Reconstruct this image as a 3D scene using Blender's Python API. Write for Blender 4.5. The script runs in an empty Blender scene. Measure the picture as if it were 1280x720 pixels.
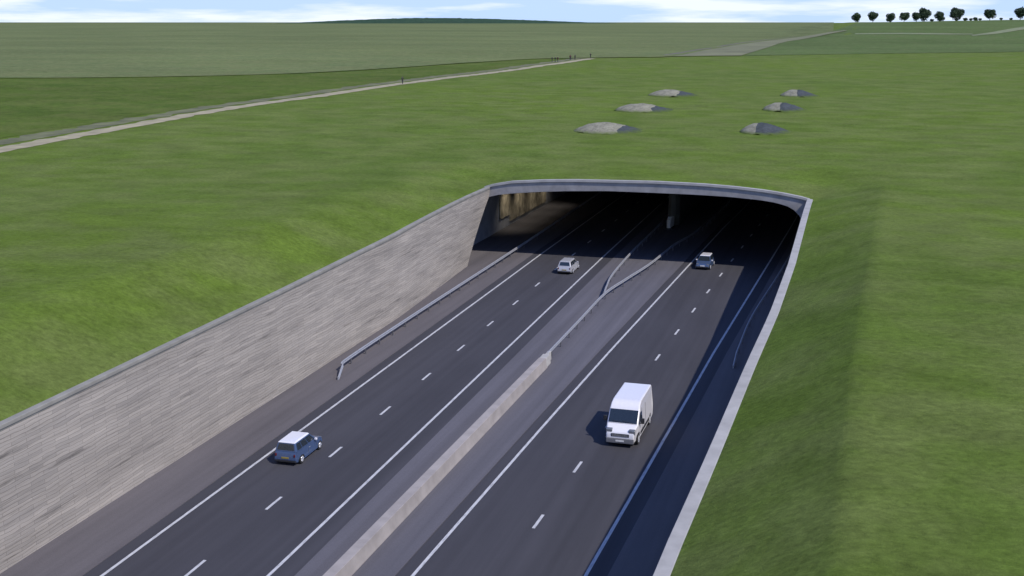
import bpy, bmesh, math, random
import numpy as np
from mathutils import Vector, Matrix, noise
random.seed(7)
R = math.radians
scene = bpy.context.scene
COL = scene.collection

# ------------------------------------------------------------------ camera, sky, sun, exposure
cam_data = bpy.data.cameras.new('camera')
cam = bpy.data.objects.new('camera', cam_data)
COL.objects.link(cam)
cam.location = (0, 0, 28)
cam.rotation_euler = (R(90 - 12.6435), 0, R(16.3509))
cam_data.lens = 41.625
cam_data.sensor_width = 36
cam_data.clip_start = 0.5
cam_data.clip_end = 40000
scene.camera = cam

SUN = Vector((0.80, -0.36, 1.0)).normalized()
sun_elev = math.asin(SUN.z)
sun_az = math.atan2(SUN.x, SUN.y)
sl = bpy.data.lights.new('sun', 'SUN')
sl.energy = 3.8
sl.angle = R(0.6)
sl.color = (1.0, 0.94, 0.86)
so = bpy.data.objects.new('sun', sl)
so.rotation_euler = SUN.to_track_quat('Z', 'Y').to_euler()
so.location = (60, -40, 90)
COL.objects.link(so)

world = bpy.data.worlds.new('World')
scene.world = world
world.use_nodes = True
wt = world.node_tree
wt.nodes.clear()
wo = wt.nodes.new('ShaderNodeOutputWorld')
bg = wt.nodes.new('ShaderNodeBackground')
bg.inputs['Strength'].default_value = 0.115
sky = wt.nodes.new('ShaderNodeTexSky')
sky.sky_type = 'NISHITA'
sky.sun_disc = False
sky.sun_elevation = sun_elev
sky.sun_rotation = sun_az
sky.air_density = 1.0
sky.dust_density = 0.4
sky.ozone_density = 3.0
tc = wt.nodes.new('ShaderNodeTexCoord')
# clouds: long low banks near the horizon
mp = wt.nodes.new('ShaderNodeMapping')
mp.inputs['Scale'].default_value = (5.5, 5.5, 55)
mp.inputs['Location'].default_value = (3.1, 0.4, 0.6)
cn = wt.nodes.new('ShaderNodeTexNoise')
cn.inputs['Scale'].default_value = 1.0
cn.inputs['Detail'].default_value = 6
cn.inputs['Roughness'].default_value = 0.55
cr = wt.nodes.new('ShaderNodeValToRGB')
cr.color_ramp.elements[0].position = 0.46
cr.color_ramp.elements[1].position = 0.60
cr.color_ramp.elements[0].color = (0.0, 0.0, 0.0, 1)
mixc = wt.nodes.new('ShaderNodeMixRGB')
mixc.inputs['Color2'].default_value = (8.1, 8.8, 10.0, 1)
tint = wt.nodes.new('ShaderNodeMixRGB')
tint.blend_type = 'MULTIPLY'
tint.inputs['Fac'].default_value = 1
tint.inputs['Color2'].default_value = (0.66, 0.88, 1.48, 1)
L = wt.links.new
L(tc.outputs['Generated'], mp.inputs['Vector'])
L(mp.outputs['Vector'], cn.inputs['Vector'])
L(cn.outputs['Fac'], cr.inputs['Fac'])
sepz = wt.nodes.new('ShaderNodeSeparateXYZ')
L(tc.outputs['Generated'], sepz.inputs[0])
hz = wt.nodes.new('ShaderNodeMapRange')          # cloud banks thin out above the horizon
hz.inputs['From Min'].default_value = 0.10
hz.inputs['From Max'].default_value = 0.35
hz.inputs['To Min'].default_value = 1.0
hz.inputs['To Max'].default_value = 0.05
L(sepz.outputs['Z'], hz.inputs['Value'])
mul = wt.nodes.new('ShaderNodeMath'); mul.operation = 'MULTIPLY'
L(cr.outputs['Color'], mul.inputs[0]); L(hz.outputs['Result'], mul.inputs[1])
L(mul.outputs[0], mixc.inputs['Fac'])
L(sky.outputs['Color'], tint.inputs['Color1'])
low = wt.nodes.new('ShaderNodeMixRGB')          # pale blue air low over the horizon
low.inputs['Color2'].default_value = (5.0, 6.7, 9.7, 1)
lm = wt.nodes.new('ShaderNodeMath'); lm.operation = 'MULTIPLY'; lm.inputs[1].default_value = 0.95
L(hz.outputs['Result'], lm.inputs[0]); L(lm.outputs[0], low.inputs['Fac'])
L(tint.outputs['Color'], low.inputs['Color1'])
L(low.outputs['Color'], mixc.inputs['Color1'])
L(mixc.outputs['Color'], bg.inputs['Color'])
L(bg.outputs['Background'], wo.inputs['Surface'])

scene.view_settings.view_transform = 'Standard'
scene.view_settings.look = 'None'
scene.view_settings.gamma = 1
scene.view_settings.use_curve_mapping = False
scene.view_settings.exposure = 0.0
scene.render.engine = 'CYCLES'
scene.cycles.max_bounces = 6

# ------------------------------------------------------------------ helpers
def tag(o, label=None, cat=None, group=None, kind=None):
    if label: o['label'] = label
    if cat: o['category'] = cat
    if group: o['group'] = group
    if kind: o['kind'] = kind
    return o

def empty(name, loc, rz=0.0):
    o = bpy.data.objects.new(name, None)
    o.location = loc
    o.rotation_euler = (0, 0, rz)
    o.empty_display_size = 0.5
    COL.objects.link(o)
    return o

def mesh_obj(name, verts, faces, mat=None, parent=None, smooth=False, mats=None, fm=None, bevel=0, seg=2):
    me = bpy.data.meshes.new(name)
    me.from_pydata([tuple(v) for v in verts], [], faces)
    if mats:
        for m in mats: me.materials.append(m)
        if fm:
            for p, i in zip(me.polygons, fm): p.material_index = i
    elif mat: me.materials.append(mat)
    if smooth:
        for p in me.polygons: p.use_smooth = True
    me.update()
    o = bpy.data.objects.new(name, me)
    COL.objects.link(o)
    if parent: o.parent = parent
    if bevel:
        b = o.modifiers.new('bevel', 'BEVEL')
        b.width = bevel; b.segments = seg; b.limit_method = 'ANGLE'; b.angle_limit = R(28)
        if smooth is False:
            for p in me.polygons: p.use_smooth = True
            w = o.modifiers.new('wn', 'WEIGHTED_NORMAL'); w.keep_sharp = False
    return o

def copy_tree(o, parent=None):
    c = o.copy()
    COL.objects.link(c)
    if parent: c.parent = parent
    for ch in [k for k in bpy.data.objects if k.parent == o]:
        copy_tree(ch, c)
    return c

class MB:
    """collects shapes for one mesh"""
    def __init__(s): s.v = []; s.f = []
    def add(s, vs, fs):
        n = len(s.v)
        s.v += [tuple(v) for v in vs]
        s.f += [tuple(i + n for i in f) for f in fs]
    def box(s, x0, x1, y0, y1, z0, z1):
        s.add([(x0,y0,z0),(x1,y0,z0),(x1,y1,z0),(x0,y1,z0),(x0,y0,z1),(x1,y0,z1),(x1,y1,z1),(x0,y1,z1)],
              [(3,2,1,0),(4,5,6,7),(0,1,5,4),(1,2,6,5),(2,3,7,6),(3,0,4,7)])
    def plate(s, a, b, c, d, t):
        """thick quad: a,b,c,d outer face, thickness t inwards"""
        a, b, c, d = map(Vector, (a, b, c, d))
        n = (b - a).cross(d - a).normalized()
        s.add([a, b, c, d, a - n*t, b - n*t, c - n*t, d - n*t],
              [(0,1,2,3),(7,6,5,4),(0,4,5,1),(1,5,6,2),(2,6,7,3),(3,7,4,0)])
    def cyl(s, p0, p1, r0, r1=None, n=10):
        r1 = r0 if r1 is None else r1
        p0, p1 = Vector(p0), Vector(p1)
        q = (p1 - p0).to_track_quat('Z', 'Y')
        vs = []
        for p, r in ((p0, r0), (p1, r1)):
            for k in range(n):
                a = 2*math.pi*k/n
                vs.append(p + q @ Vector((r*math.cos(a), r*math.sin(a), 0)))
        fs = [(k, (k+1) % n, n + (k+1) % n, n + k) for k in range(n)]
        fs += [tuple(range(n-1, -1, -1)), tuple(range(n, 2*n))]
        s.add(vs, fs)
    def sweep(s, pts, prof):
        """sweep closed profile [(u,z)] along ground polyline pts [(x,y,z)]"""
        m = len(prof); vs = []
        for i, p in enumerate(pts):
            a = Vector(pts[max(i-1, 0)]); b = Vector(pts[min(i+1, len(pts)-1)])
            t = (b - a); t.z = 0; t.normalize(); nrm = Vector((t.y, -t.x, 0))
            for (u, z) in prof: vs.append(Vector(p) + nrm*u + Vector((0, 0, z)))
        fs = []
        for i in range(len(pts)-1):
            for k in range(m):
                a = i*m+k; b = i*m+(k+1) % m
                fs.append((a, b, b+m, a+m))
        fs += [tuple(range(m-1, -1, -1)), tuple(range((len(pts)-1)*m, len(pts)*m))]
        s.add(vs, fs)
    def build(s, name, mat, parent=None, smooth=False, bevel=0, seg=2):
        return mesh_obj(name, s.v, s.f, mat, parent, smooth, bevel=bevel, seg=seg)

# ------------------------------------------------------------------ materials
def new_mat(name):
    m = bpy.data.materials.new(name)
    m.use_nodes = True
    nt = m.node_tree
    return m, nt, nt.nodes['Principled BSDF']

def node(nt, typ, **kw):
    n = nt.nodes.new(typ)
    for k, v in kw.items():
        if k in n.inputs: n.inputs[k].default_value = v
        else: setattr(n, k, v)
    return n

def noise_tex(nt, scale=(1, 1, 1), detail=4, rough=0.55, loc=(0, 0, 0)):
    t = nt.nodes.get('TC') or nt.nodes.new('ShaderNodeTexCoord'); t.name = 'TC'
    m = nt.nodes.new('ShaderNodeMapping')
    m.inputs['Scale'].default_value = scale
    m.inputs['Location'].default_value = loc
    n = nt.nodes.new('ShaderNodeTexNoise')
    n.inputs['Scale'].default_value = 1
    n.inputs['Detail'].default_value = detail
    n.inputs['Roughness'].default_value = rough
    nt.links.new(t.outputs['Object'], m.inputs['Vector'])
    nt.links.new(m.outputs['Vector'], n.inputs['Vector'])
    return n

def ramp(nt, src, stops):
    r = nt.nodes.new('ShaderNodeValToRGB')
    el = r.color_ramp.elements
    while len(el) < len(stops): el.new(0.5)
    for e, (p, c) in zip(el, stops):
        e.position = p
        e.color = (*c, 1) if not isinstance(c, (int, float)) else (c, c, c, 1)
    nt.links.new(src, r.inputs['Fac'])
    return r

def mix(nt, a, b, fac, mode='MIX'):
    m = nt.nodes.new('ShaderNodeMixRGB')
    m.blend_type = mode
    for s, i in ((a, 'Color1'), (b, 'Color2'), (fac, 'Fac')):
        if isinstance(s, (int, float)): m.inputs[i].default_value = s if i == 'Fac' else (s, s, s, 1)
        elif isinstance(s, tuple): m.inputs[i].default_value = (*s, 1)
        else: nt.links.new(s, m.inputs[i])
    return m.outputs['Color']

def bump(nt, bsdf, src, strength, dist):
    b = nt.nodes.new('ShaderNodeBump')
    b.inputs['Strength'].default_value = strength
    b.inputs['Distance'].default_value = dist
    nt.links.new(src, b.inputs['Height'])
    nt.links.new(b.outputs['Normal'], bsdf.inputs['Normal'])

def simple(name, col, rough=0.5, metal=0.0, var=0.12, scale=6.0, coat=0.0):
    m, nt, b = new_mat(name)
    n = noise_tex(nt, (scale,)*3, 4)
    r = ramp(nt, n.outputs['Fac'], [(0.3, tuple(c*(1-var) for c in col)), (0.7, tuple(min(1, c*(1+var)) for c in col))])
    nt.links.new(r.outputs['Color'], b.inputs['Base Color'])
    b.inputs['Roughness'].default_value = rough
    b.inputs['Metallic'].default_value = metal
    b.inputs['Coat Weight'].default_value = coat
    return m

def grass_mat(name, ca, cb, cc, streak=(0.06, 0.5, 1), fine=1.0, bstr=0.6):
    m, nt, b = new_mat(name)
    big = noise_tex(nt, (0.018, 0.018, 0.018), 3, 0.5)
    med = noise_tex(nt, (0.13, 0.13, 0.13), 5, 0.6, (4, 9, 1))
    stk = noise_tex(nt, streak, 5, 0.65, (1, 2, 3))
    fin = noise_tex(nt, (2.0*fine, 2.6*fine, 2), 7, 0.82)
    c1 = ramp(nt, big.outputs['Fac'], [(0.34, ca), (0.66, cb)]).outputs['Color']
    f2 = ramp(nt, med.outputs['Fac'], [(0.40, 0.0), (0.62, 1.0)]).outputs['Color']
    c2 = mix(nt, c1, cc, f2)
    s3 = ramp(nt, stk.outputs['Fac'], [(0.3, 0.82), (0.7, 1.18)]).outputs['Color']
    c3 = mix(nt, c2, s3, 1.0, 'MULTIPLY')
    s4 = ramp(nt, fin.outputs['Fac'], [(0.32, 0.66), (0.68, 1.34)]).outputs['Color']
    c4 = mix(nt, c3, s4, 1.0, 'MULTIPLY')
    nt.links.new(c4, b.inputs['Base Color'])
    b.inputs['Roughness'].default_value = 0.9
    b.inputs['Specular IOR Level'].default_value = 0.03
    hb = mix(nt, fin.outputs['Fac'], stk.outputs['Fac'], 0.4)
    bump(nt, b, hb, bstr, 0.35)
    return m

M = {}
M['grass'] = grass_mat('grass', (0.110, 0.164, 0.024), (0.096, 0.144, 0.027), (0.126, 0.164, 0.042), (0.17, 0.26, 1))
M['far_field'] = grass_mat('far_field', (0.134, 0.166, 0.062), (0.118, 0.152, 0.060), (0.144, 0.164, 0.068), (0.006, 0.012, 1), 0.2, 0.2)  # extra blue in the colour stands in for slight distance haze
M['meadow'] = grass_mat('meadow', (0.082, 0.122, 0.018), (0.068, 0.108, 0.018), (0.100, 0.128, 0.030), (0.01, 0.04, 1), 0.3, 0.3)
M['pasture'] = grass_mat('pasture', (0.094, 0.140, 0.044), (0.084, 0.126, 0.038), (0.106, 0.138, 0.050), (0.005, 0.01, 1), 0.2, 0.2)
M['pale_field'] = grass_mat('pale_field', (0.20, 0.24, 0.13), (0.16, 0.21, 0.11), (0.22, 0.23, 0.14), (0.01, 0.05, 1), 0.2, 0.2)
M['woodland'] = grass_mat('woodland', (0.026, 0.062, 0.036), (0.022, 0.050, 0.032), (0.05, 0.085, 0.045), (0.02, 0.02, 1), 0.05, 0.5)

def asphalt(name, col, var, streak=True):
    m, nt, b = new_mat(name)
    a = noise_tex(nt, (0.25, 0.06, 1), 5, 0.6)
    f = noise_tex(nt, (30, 30, 30), 3, 0.8)
    w = noise_tex(nt, (1.3, 0.02, 1), 3, 0.5, (2, 0, 0))
    c = ramp(nt, a.outputs['Fac'], [(0.3, tuple(x*(1-var) for x in col)), (0.7, tuple(x*(1+var) for x in col))]).outputs['Color']
    s = ramp(nt, f.outputs['Fac'], [(0.3, 0.78), (0.7, 1.22)]).outputs['Color']
    c = mix(nt, c, s, 1.0, 'MULTIPLY')
    s = ramp(nt, w.outputs['Fac'], [(0.3, 0.88), (0.7, 1.12)]).outputs['Color']
    c = mix(nt, c, s, 1.0, 'MULTIPLY')
    nt.links.new(c, b.inputs['Base Color'])
    b.inputs['Roughness'].default_value = 0.85
    b.inputs['Specular IOR Level'].default_value = 0.25
    bump(nt, b, f.outputs['Fac'], 0.25, 0.02)
    return m
M['asphalt'] = asphalt('asphalt', (0.054, 0.053, 0.061), 0.10)
M['verge'] = asphalt('verge_paving', (0.116, 0.106, 0.110), 0.10)
M['median'] = asphalt('median_paving', (0.112, 0.108, 0.122), 0.09)

def paint():
    m, nt, b = new_mat('road_paint')
    n = noise_tex(nt, (7, 1.3, 1), 6, 0.7)
    c = ramp(nt, n.outputs['Fac'], [(0.34, (0.30, 0.30, 0.31)), (0.5, (0.50, 0.50, 0.51)), (0.7, (0.58, 0.58, 0.58))]).outputs['Color']
    nt.links.new(c, b.inputs['Base Color']); b.inputs['Roughness'].default_value = 0.7
    return m
M['paint'] = paint()

def stone():
    m, nt, b = new_mat('stone_wall')
    t = nt.nodes.get('TC') or nt.nodes.new('ShaderNodeTexCoord'); t.name = 'TC'
    sp = nt.nodes.new('ShaderNodeSeparateXYZ'); nt.links.new(t.outputs['Object'], sp.inputs[0])
    cb = nt.nodes.new('ShaderNodeCombineXYZ')
    nt.links.new(sp.outputs['Y'], cb.inputs['X']); nt.links.new(sp.outputs['Z'], cb.inputs['Y'])
    br = nt.nodes.new('ShaderNodeTexBrick')
    br.inputs['Scale'].default_value = 1.0
    br.inputs['Brick Width'].default_value = 2.3
    br.inputs['Row Height'].default_value = 0.21
    br.inputs['Mortar Size'].default_value = 0.014
    br.inputs['Mortar Smooth'].default_value = 0.6
    br.inputs['Bias'].default_value = -0.1
    br.inputs['Color1'].default_value = (0.385, 0.345, 0.295, 1)
    br.inputs['Color2'].default_value = (0.300, 0.272, 0.237, 1)
    br.inputs['Mortar'].default_value = (0.17, 0.15, 0.13, 1)
    # wobble the courses a little
    wob = noise_tex(nt, (0.5, 0.28, 0.5), 3, 0.5)
    mw = nt.nodes.new('ShaderNodeVectorMath'); mw.operation = 'MULTIPLY_ADD'
    nt.links.new(wob.outputs['Color'], mw.inputs[0]); mw.inputs[1].default_value = (0.4, 0.5, 0)
    nt.links.new(cb.outputs[0], mw.inputs[2])
    nt.links.new(mw.outputs[0], br.inputs['Vector'])
    st = noise_tex(nt, (1, 0.13, 2.6), 6, 0.70)
    s1 = ramp(nt, st.outputs['Fac'], [(0.30, 0.46), (0.42, 0.95), (0.72, 1.18)]).outputs['Color']
    c = mix(nt, br.outputs['Color'], s1, 1.0, 'MULTIPLY')
    lg = noise_tex(nt, (1, 0.07, 0.35), 4, 0.6, (0, 3, 5))
    s2 = ramp(nt, lg.outputs['Fac'], [(0.3, 0.84), (0.7, 1.14)]).outputs['Color']
    c = mix(nt, c, s2, 1.0, 'MULTIPLY')
    nt.links.new(c, b.inputs['Base Color']); b.inputs['Roughness'].default_value = 0.9
    h = mix(nt, br.outputs['Color'], st.outputs['Fac'], 0.6)
    bump(nt, b, h, 0.55, 0.12)
    return m
M['stone'] = stone()
M['concrete'] = simple('concrete', (0.40, 0.385, 0.36), 0.85, var=0.16, scale=1.2)
M['fascia'] = simple('portal_concrete', (0.27, 0.262, 0.262), 0.85, var=0.18, scale=1.0)
M['coping'] = simple('coping_stone', (0.36, 0.35, 0.335), 0.85, var=0.14, scale=0.8)
M['wall_coping'] = simple('wall_coping_stone', (0.25, 0.24, 0.21), 0.9, var=0.16, scale=0.8)
M['barrier'] = simple('barrier_concrete', (0.33, 0.30, 0.28), 0.85, var=0.14, scale=0.9)
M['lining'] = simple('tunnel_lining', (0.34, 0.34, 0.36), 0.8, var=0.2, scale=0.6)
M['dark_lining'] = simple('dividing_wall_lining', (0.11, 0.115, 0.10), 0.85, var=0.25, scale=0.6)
M['chalk'] = simple('lit_patch_tone', (0.40, 0.34, 0.24), 0.9, var=0.5, scale=0.8)  # pale tone stands for light on this stretch of tunnel wall
M['post'] = simple('post_steel', (0.13, 0.13, 0.14), 0.6, 0.3)
M['steel'] = simple('galvanised_steel', (0.34, 0.35, 0.38), 0.55, 0.25, var=0.10, scale=3)
def mound_mat(name, col):
    m, nt, b = new_mat(name)
    n = noise_tex(nt, (0.9, 0.9, 0.9), 5, 0.65); n2 = noise_tex(nt, (3.5, 3.5, 3.5), 5, 0.7)
    c = ramp(nt, n.outputs['Fac'], [(0.3, tuple(x*0.7 for x in col)), (0.7, tuple(x*1.3 for x in col))]).outputs['Color']
    c = mix(nt, c, ramp(nt, n2.outputs['Fac'], [(0.3, 0.72), (0.7, 1.25)]).outputs['Color'], 1.0, 'MULTIPLY')
    sp = nt.nodes.new('ShaderNodeSeparateXYZ'); nt.links.new(nt.nodes['TC'].outputs['Object'], sp.inputs[0])
    ad = nt.nodes.new('ShaderNodeMath'); ad.operation = 'MULTIPLY_ADD'; ad.inputs[1].default_value = 0.9
    nt.links.new(n.outputs['Fac'], ad.inputs[0]); 
    ng = nt.nodes.new('ShaderNodeMath'); ng.operation = 'MULTIPLY'; ng.inputs[1].default_value = -1.0
    nt.links.new(sp.outputs['Z'], ng.inputs[0]); nt.links.new(ng.outputs[0], ad.inputs[2])
    f = ramp(nt, ad.outputs[0], [(0.02, 0.12), (0.42, 1.0)]).outputs['Color']
    c = mix(nt, c, (0.090, 0.125, 0.030), f)
    nt.links.new(c, b.inputs['Base Color']); b.inputs['Roughness'].default_value = 0.95
    b.inputs['Specular IOR Level'].default_value = 0.05
    bump(nt, b, n2.outputs['Fac'], 0.5, 0.15)
    return m
M['rubble'] = mound_mat('mound_stone', (0.27, 0.255, 0.20))
M['dark_half'] = mound_mat('mound_dark', (0.062, 0.068, 0.085))  # darker, bluer tone for the right part of each mound
M['track'] = simple('track_chalk', (0.33, 0.29, 0.18), 0.95, var=0.22, scale=0.35)
M['dry'] = simple('dry_verge', (0.125, 0.130, 0.055), 0.95, var=0.35, scale=0.25)
M['dirt'] = simple('bare_earth', (0.155, 0.158, 0.074), 0.95, var=0.25, scale=0.05)
M['dark_earth'] = simple('dark_earth', (0.11, 0.10, 0.07), 0.95, var=0.25, scale=0.1)
M['bark'] = simple('bark', (0.07, 0.05, 0.035), 0.9)
M['white_paint'] = simple('white_car_paint', (0.76, 0.75, 0.78), 0.3, var=0.03, coat=0.6)
M['silver_paint'] = simple('silver_car_paint', (0.50, 0.50, 0.52), 0.32, 0.2, var=0.05, coat=0.6)
M['blue_paint'] = simple('blue_car_paint', (0.055, 0.092, 0.185), 0.3, 0.1, var=0.06, coat=0.7)
M['trim'] = simple('black_trim', (0.022, 0.022, 0.025), 0.6)
M['tyre'] = simple('tyre_rubber', (0.018, 0.018, 0.018), 0.85)
M['rim'] = simple('alloy_rim', (0.62, 0.62, 0.64), 0.35, 0.5, var=0.05)
M['rubber_seam'] = simple('panel_gap', (0.10, 0.10, 0.11), 0.8)
M['glass'] = simple('car_glass', (0.02, 0.028, 0.036), 0.08, var=0.1, coat=1.0)
M['red_lens'] = simple('red_lens', (0.12, 0.012, 0.014), 0.25, coat=0.8)
M['clear_lens'] = simple('headlamp_lens', (0.22, 0.235, 0.26), 0.15, 0.3, coat=0.8)
M['plate_yellow'] = simple('rear_number_plate', (0.30, 0.23, 0.06), 0.5)
M['plate_white'] = simple('front_number_plate', (0.72, 0.72, 0.70), 0.5)

def glow_mat():
    m, nt, b = new_mat('added_glow')
    n = noise_tex(nt, (2, 2, 2), 2)
    c = ramp(nt, n.outputs['Fac'], [(0.3, (0.9, 0.8, 0.62)), (0.7, (1.0, 0.9, 0.72))])
    nt.links.new(c.outputs['Color'], b.inputs['Emission Color']); b.inputs['Emission Strength'].default_value = 1.5  # self-lit face of the strips added to brighten the tunnel wall
    return m
M['strip_glow'] = glow_mat()
def leaf_mat():
    m, nt, b = new_mat('leaves')
    oi = nt.nodes.new('ShaderNodeNewGeometry')
    r = ramp(nt, oi.outputs['Random Per Island'], [(0.0, (0.022, 0.045, 0.020)), (1.0, (0.060, 0.095, 0.035))])
    nt.links.new(r.outputs['Color'], b.inputs['Base Color']); b.inputs['Roughness'].default_value = 0.8
    return m
M['leaves'] = leaf_mat()

# ------------------------------------------------------------------ terrain heights
PR = [0, 70, 105, 140, 200, 300, 500, 1000, 3000, 14000]
PZ = [10.9, 10.85, 10.55, 10.0, 10.3, 11.2, 13.5, 17.5, 24.0, 24.0]
BY = [-400, 47, 76, 92, 103, 114, 129, 136, 5000]
BX = [-41.5, -41.5, -41.7, -41.85, -41.9, -42.5, -43.4, -43.6, -43.6]
RY = [-400, 42, 54, 70, 83, 100, 128, 136, 5000]
RX = [-6.6, -6.42, -6.1, -5.75, -5.35, -5.15, -5.3, -5.3, -5.3]
HY = [-400, 48, 80, 106, 121, 130, 136]
HZ = [7.7, 7.8, 8.0, 8.35, 8.5, 8.55, 8.6]
KY = [-400, 38, 65, 170, 400]       # crest of the right bank
KX = [0.0, 0.12, 0.5, 3.8, 12.0]
def xl_base(y): return float(np.interp(y, BY, BX))
def lean(y): return 0.9*max(0.0, min(1.0, (y-108)/28))**1.5
def xl_top(y): return xl_base(y) + lean(y)
def xr(y): return float(np.interp(y, RY, RX))
def wall_h(y): return float(np.interp(y, HY, HZ))
OUT = [(-44.5, 8.0), (-43.4, 8.45), (-42.3, 8.8), (-39.9, 9.25), (-36, 9.55), (-32, 9.72), (-22.5, 9.87), (-17, 9.78), (-13.3, 9.6), (-10, 9.33), (-7.9, 9.06), (-5.9, 8.72), (-4.7, 8.4)]
def arch_out(x): return float(np.interp(x, [p[0] for p in OUT], [p[1] for p in OUT]))
def smooth01(t):
    t = max(0.0, min(1.0, t)); return t*t*(3-2*t)
YP = 136.0
def plateau(x, y):
    r = math.hypot(x, y)
    z = float(np.interp(r, PR, PZ))
    # low ridge rising to the right in the distance
    az = math.degrees(math.atan2(x, y))
    if r > 500:
        k = smooth01((az + 4.5)/4.0)
        z += k*(9.6 + 2.8*smooth01((az + 1.0)/10.0))*smooth01((r-600)/600.0)*(1-smooth01((r-1300)/900.0))
    z += 0.22*noise.noise(Vector((x*0.03, y*0.03, 0)))*smooth01((r-150)/100)
    return z
def ground(x, y):
    p = plateau(x, y)
    if y < YP+0.99:
        if x < -24:
            d = (xl_top(y)-0.38) - x; e = wall_h(y)
            return p - (p-e)*(1-smooth01(d/10.0 + 0.12)) if d > 0 else e
        d = x - (xr(y)+0.6); w = float(np.interp(y, KY, KX)) - (xr(y)+0.6); e = wall_h(y)
        return p - (p-e)*max(0.0, 1-d/w)
    cx = max(xl_top(YP)-0.38, min(xr(YP)+0.6, x))
    e = arch_out(cx) - 0.06
    dx = abs(x-cx); dy = y-(YP+1)
    w = 10.0 if x < -24 else (float(np.interp(y, KY, KX)) - (xr(y)+0.6))
    d = math.hypot(dx/w, dy/16.0)
    f = (1-smooth01(d)) if x < -24 else (1-min(1.0, d))
    return p - (p-e)*f

def geo(a, b, n):
    return [a*(b/a)**(k/(n-1)) for k in range(n)]
offs = [0, 0.35, 0.9, 1.6, 2.5, 3.5, 4.5, 5.5, 6.6, 7.8, 9, 10.5, 12, 14, 16.5, 19, 22, 26, 30, 35, 40, 46, 52, 58, 64, 70, 76, 82, 88, 94, 100, 107, 115, 123, 132] + geo(142, 9000, 46)
rows = [-300, -200, -120, -70, -40, -20, -5] + [5+3*k for k in range(44)] + [137] + [137+t for t in (0.5, 1.2, 2.2, 3.5, 5, 7, 9, 11, 13.5, 16, 19, 22, 26)] + [168+6*k for k in range(40)] + geo(415, 13000, 56)
NM = 26
gv, gf = [], []
nl = len(offs)
for y in rows:
    xL = xl_top(min(y, YP))-0.38; xR = xr(min(y, YP))+0.6
    xs = [xL-o for o in reversed(offs)]
    if y >= 137: mids = [xL + (xR-xL)*k/(NM+1) for k in range(1, NM+1)]
    else: mids = [xL + (xR-xL)*k/(NM+1) for k in range(1, NM+1)]
    # right side: put a column on the crest
    kx = float(np.interp(y, KY, KX)); w = kx - xR
    ro = [w*t for t in (0, 0.15, 0.35, 0.55, 0.75, 0.94, 1.0, 1.12)] + [w*1.12 + o for o in offs[3:]]
    xs = xs + mids + [xR+o for o in ro]
    for x in xs: gv.append((x, y, ground(x, y)))
W = nl + NM + 8 + len(offs)-3
for i in range(len(rows)-1):
    for j in range(W-1):
        if rows[i] < 137 and nl-1 <= j < nl+NM: continue
        a = i*W+j
        gf.append((a, a+1, a+W+1, a+W))
used = sorted({i for f in gf for i in f}); remap = {u: k for k, u in enumerate(used)}
gv = [gv[u] for u in used]; gf = [tuple(remap[i] for i in f) for f in gf]
g = mesh_obj('ground', gv, gf, M['grass'], smooth=True)
tag(g, kind='structure')

from mathutils.bvhtree import BVHTree
BV = BVHTree.FromPolygons([Vector(v) for v in gv], gf)
def on_ground(x, y):
    h = BV.ray_cast(Vector((x, y, 200)), Vector((0, 0, -1)))
    return h[0].z if h[0] else ground(x, y)

# draped sheets: fields and tracks
def drape(name, left, right, n, m, mat, off=0.1, kind='structure'):
    """sheet between two polylines"""
    def res(pl, k):
        P = [Vector((*p, 0)) for p in pl]
        ds = [0]
        for a, b in zip(P, P[1:]): ds.append(ds[-1] + (b-a).length)
        out = []
        for i in range(k):
            t = ds[-1]*i/(k-1)
            out.append((float(np.interp(t, ds, [p.x for p in P])), float(np.interp(t, ds, [p.y for p in P]))))
        return out
    A, B = res(left, n), res(right, n)
    vs, fs = [], []
    for i in range(n):
        for j in range(m+1):
            t = j/m
            x = A[i][0]*(1-t)+B[i][0]*t; y = A[i][1]*(1-t)+B[i][1]*t
            r = math.hypot(x, y)
            vs.append((x, y, on_ground(x, y) + 0.03 + off*0.3*max(0.6, min(10.0, r/260.0))))
    for i in range(n-1):
        for j in range(m):
            a = i*(m+1)+j
            fs.append((a, a+1, a+m+2, a+m+1))
    o = mesh_obj(name, vs, fs, mat, smooth=True)
    # faces upwards
    if o.data.polygons[0].normal.z < 0: o.data.flip_normals()
    return tag(o, kind=kind)

def offset_line(pl, d):
    out = []
    for i, p in enumerate(pl):
        a = Vector(pl[max(0, i-1)]); b = Vector(pl[min(len(pl)-1, i+1)])
        t = (b-a).normalized(); n = Vector((-t.y, t.x))
        out.append((p[0]+n.x*d, p[1]+n.y*d))
    return out
def spline(pl, k=8):
    out = []
    for i in range(len(pl)-1):
        p0 = Vector(pl[max(i-1, 0)]); p1 = Vector(pl[i]); p2 = Vector(pl[i+1]); p3 = Vector(pl[min(i+2, len(pl)-1)])
        for j in range(k):
            t = j/k
            q = 0.5*((2*p1) + (-p0+p2)*t + (2*p0-5*p1+4*p2-p3)*t*t + (-p0+3*p1-3*p2+p3)*t**3)
            out.append(tuple(q))
    out.append(tuple(pl[-1]))
    return out

track = spline([(-104, 60), (-112, 105), (-117.5, 141.5), (-122.6, 190), (-123.6, 260), (-119.2, 338), (-113.7, 388), (-107.8, 484)])
f1 = [(-700, 170), (-400, 240), (-241, 293), (-182.6, 328), (-155, 384), (-143, 440), (-128, 540), (-100, 640), (-70, 900)]
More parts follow.
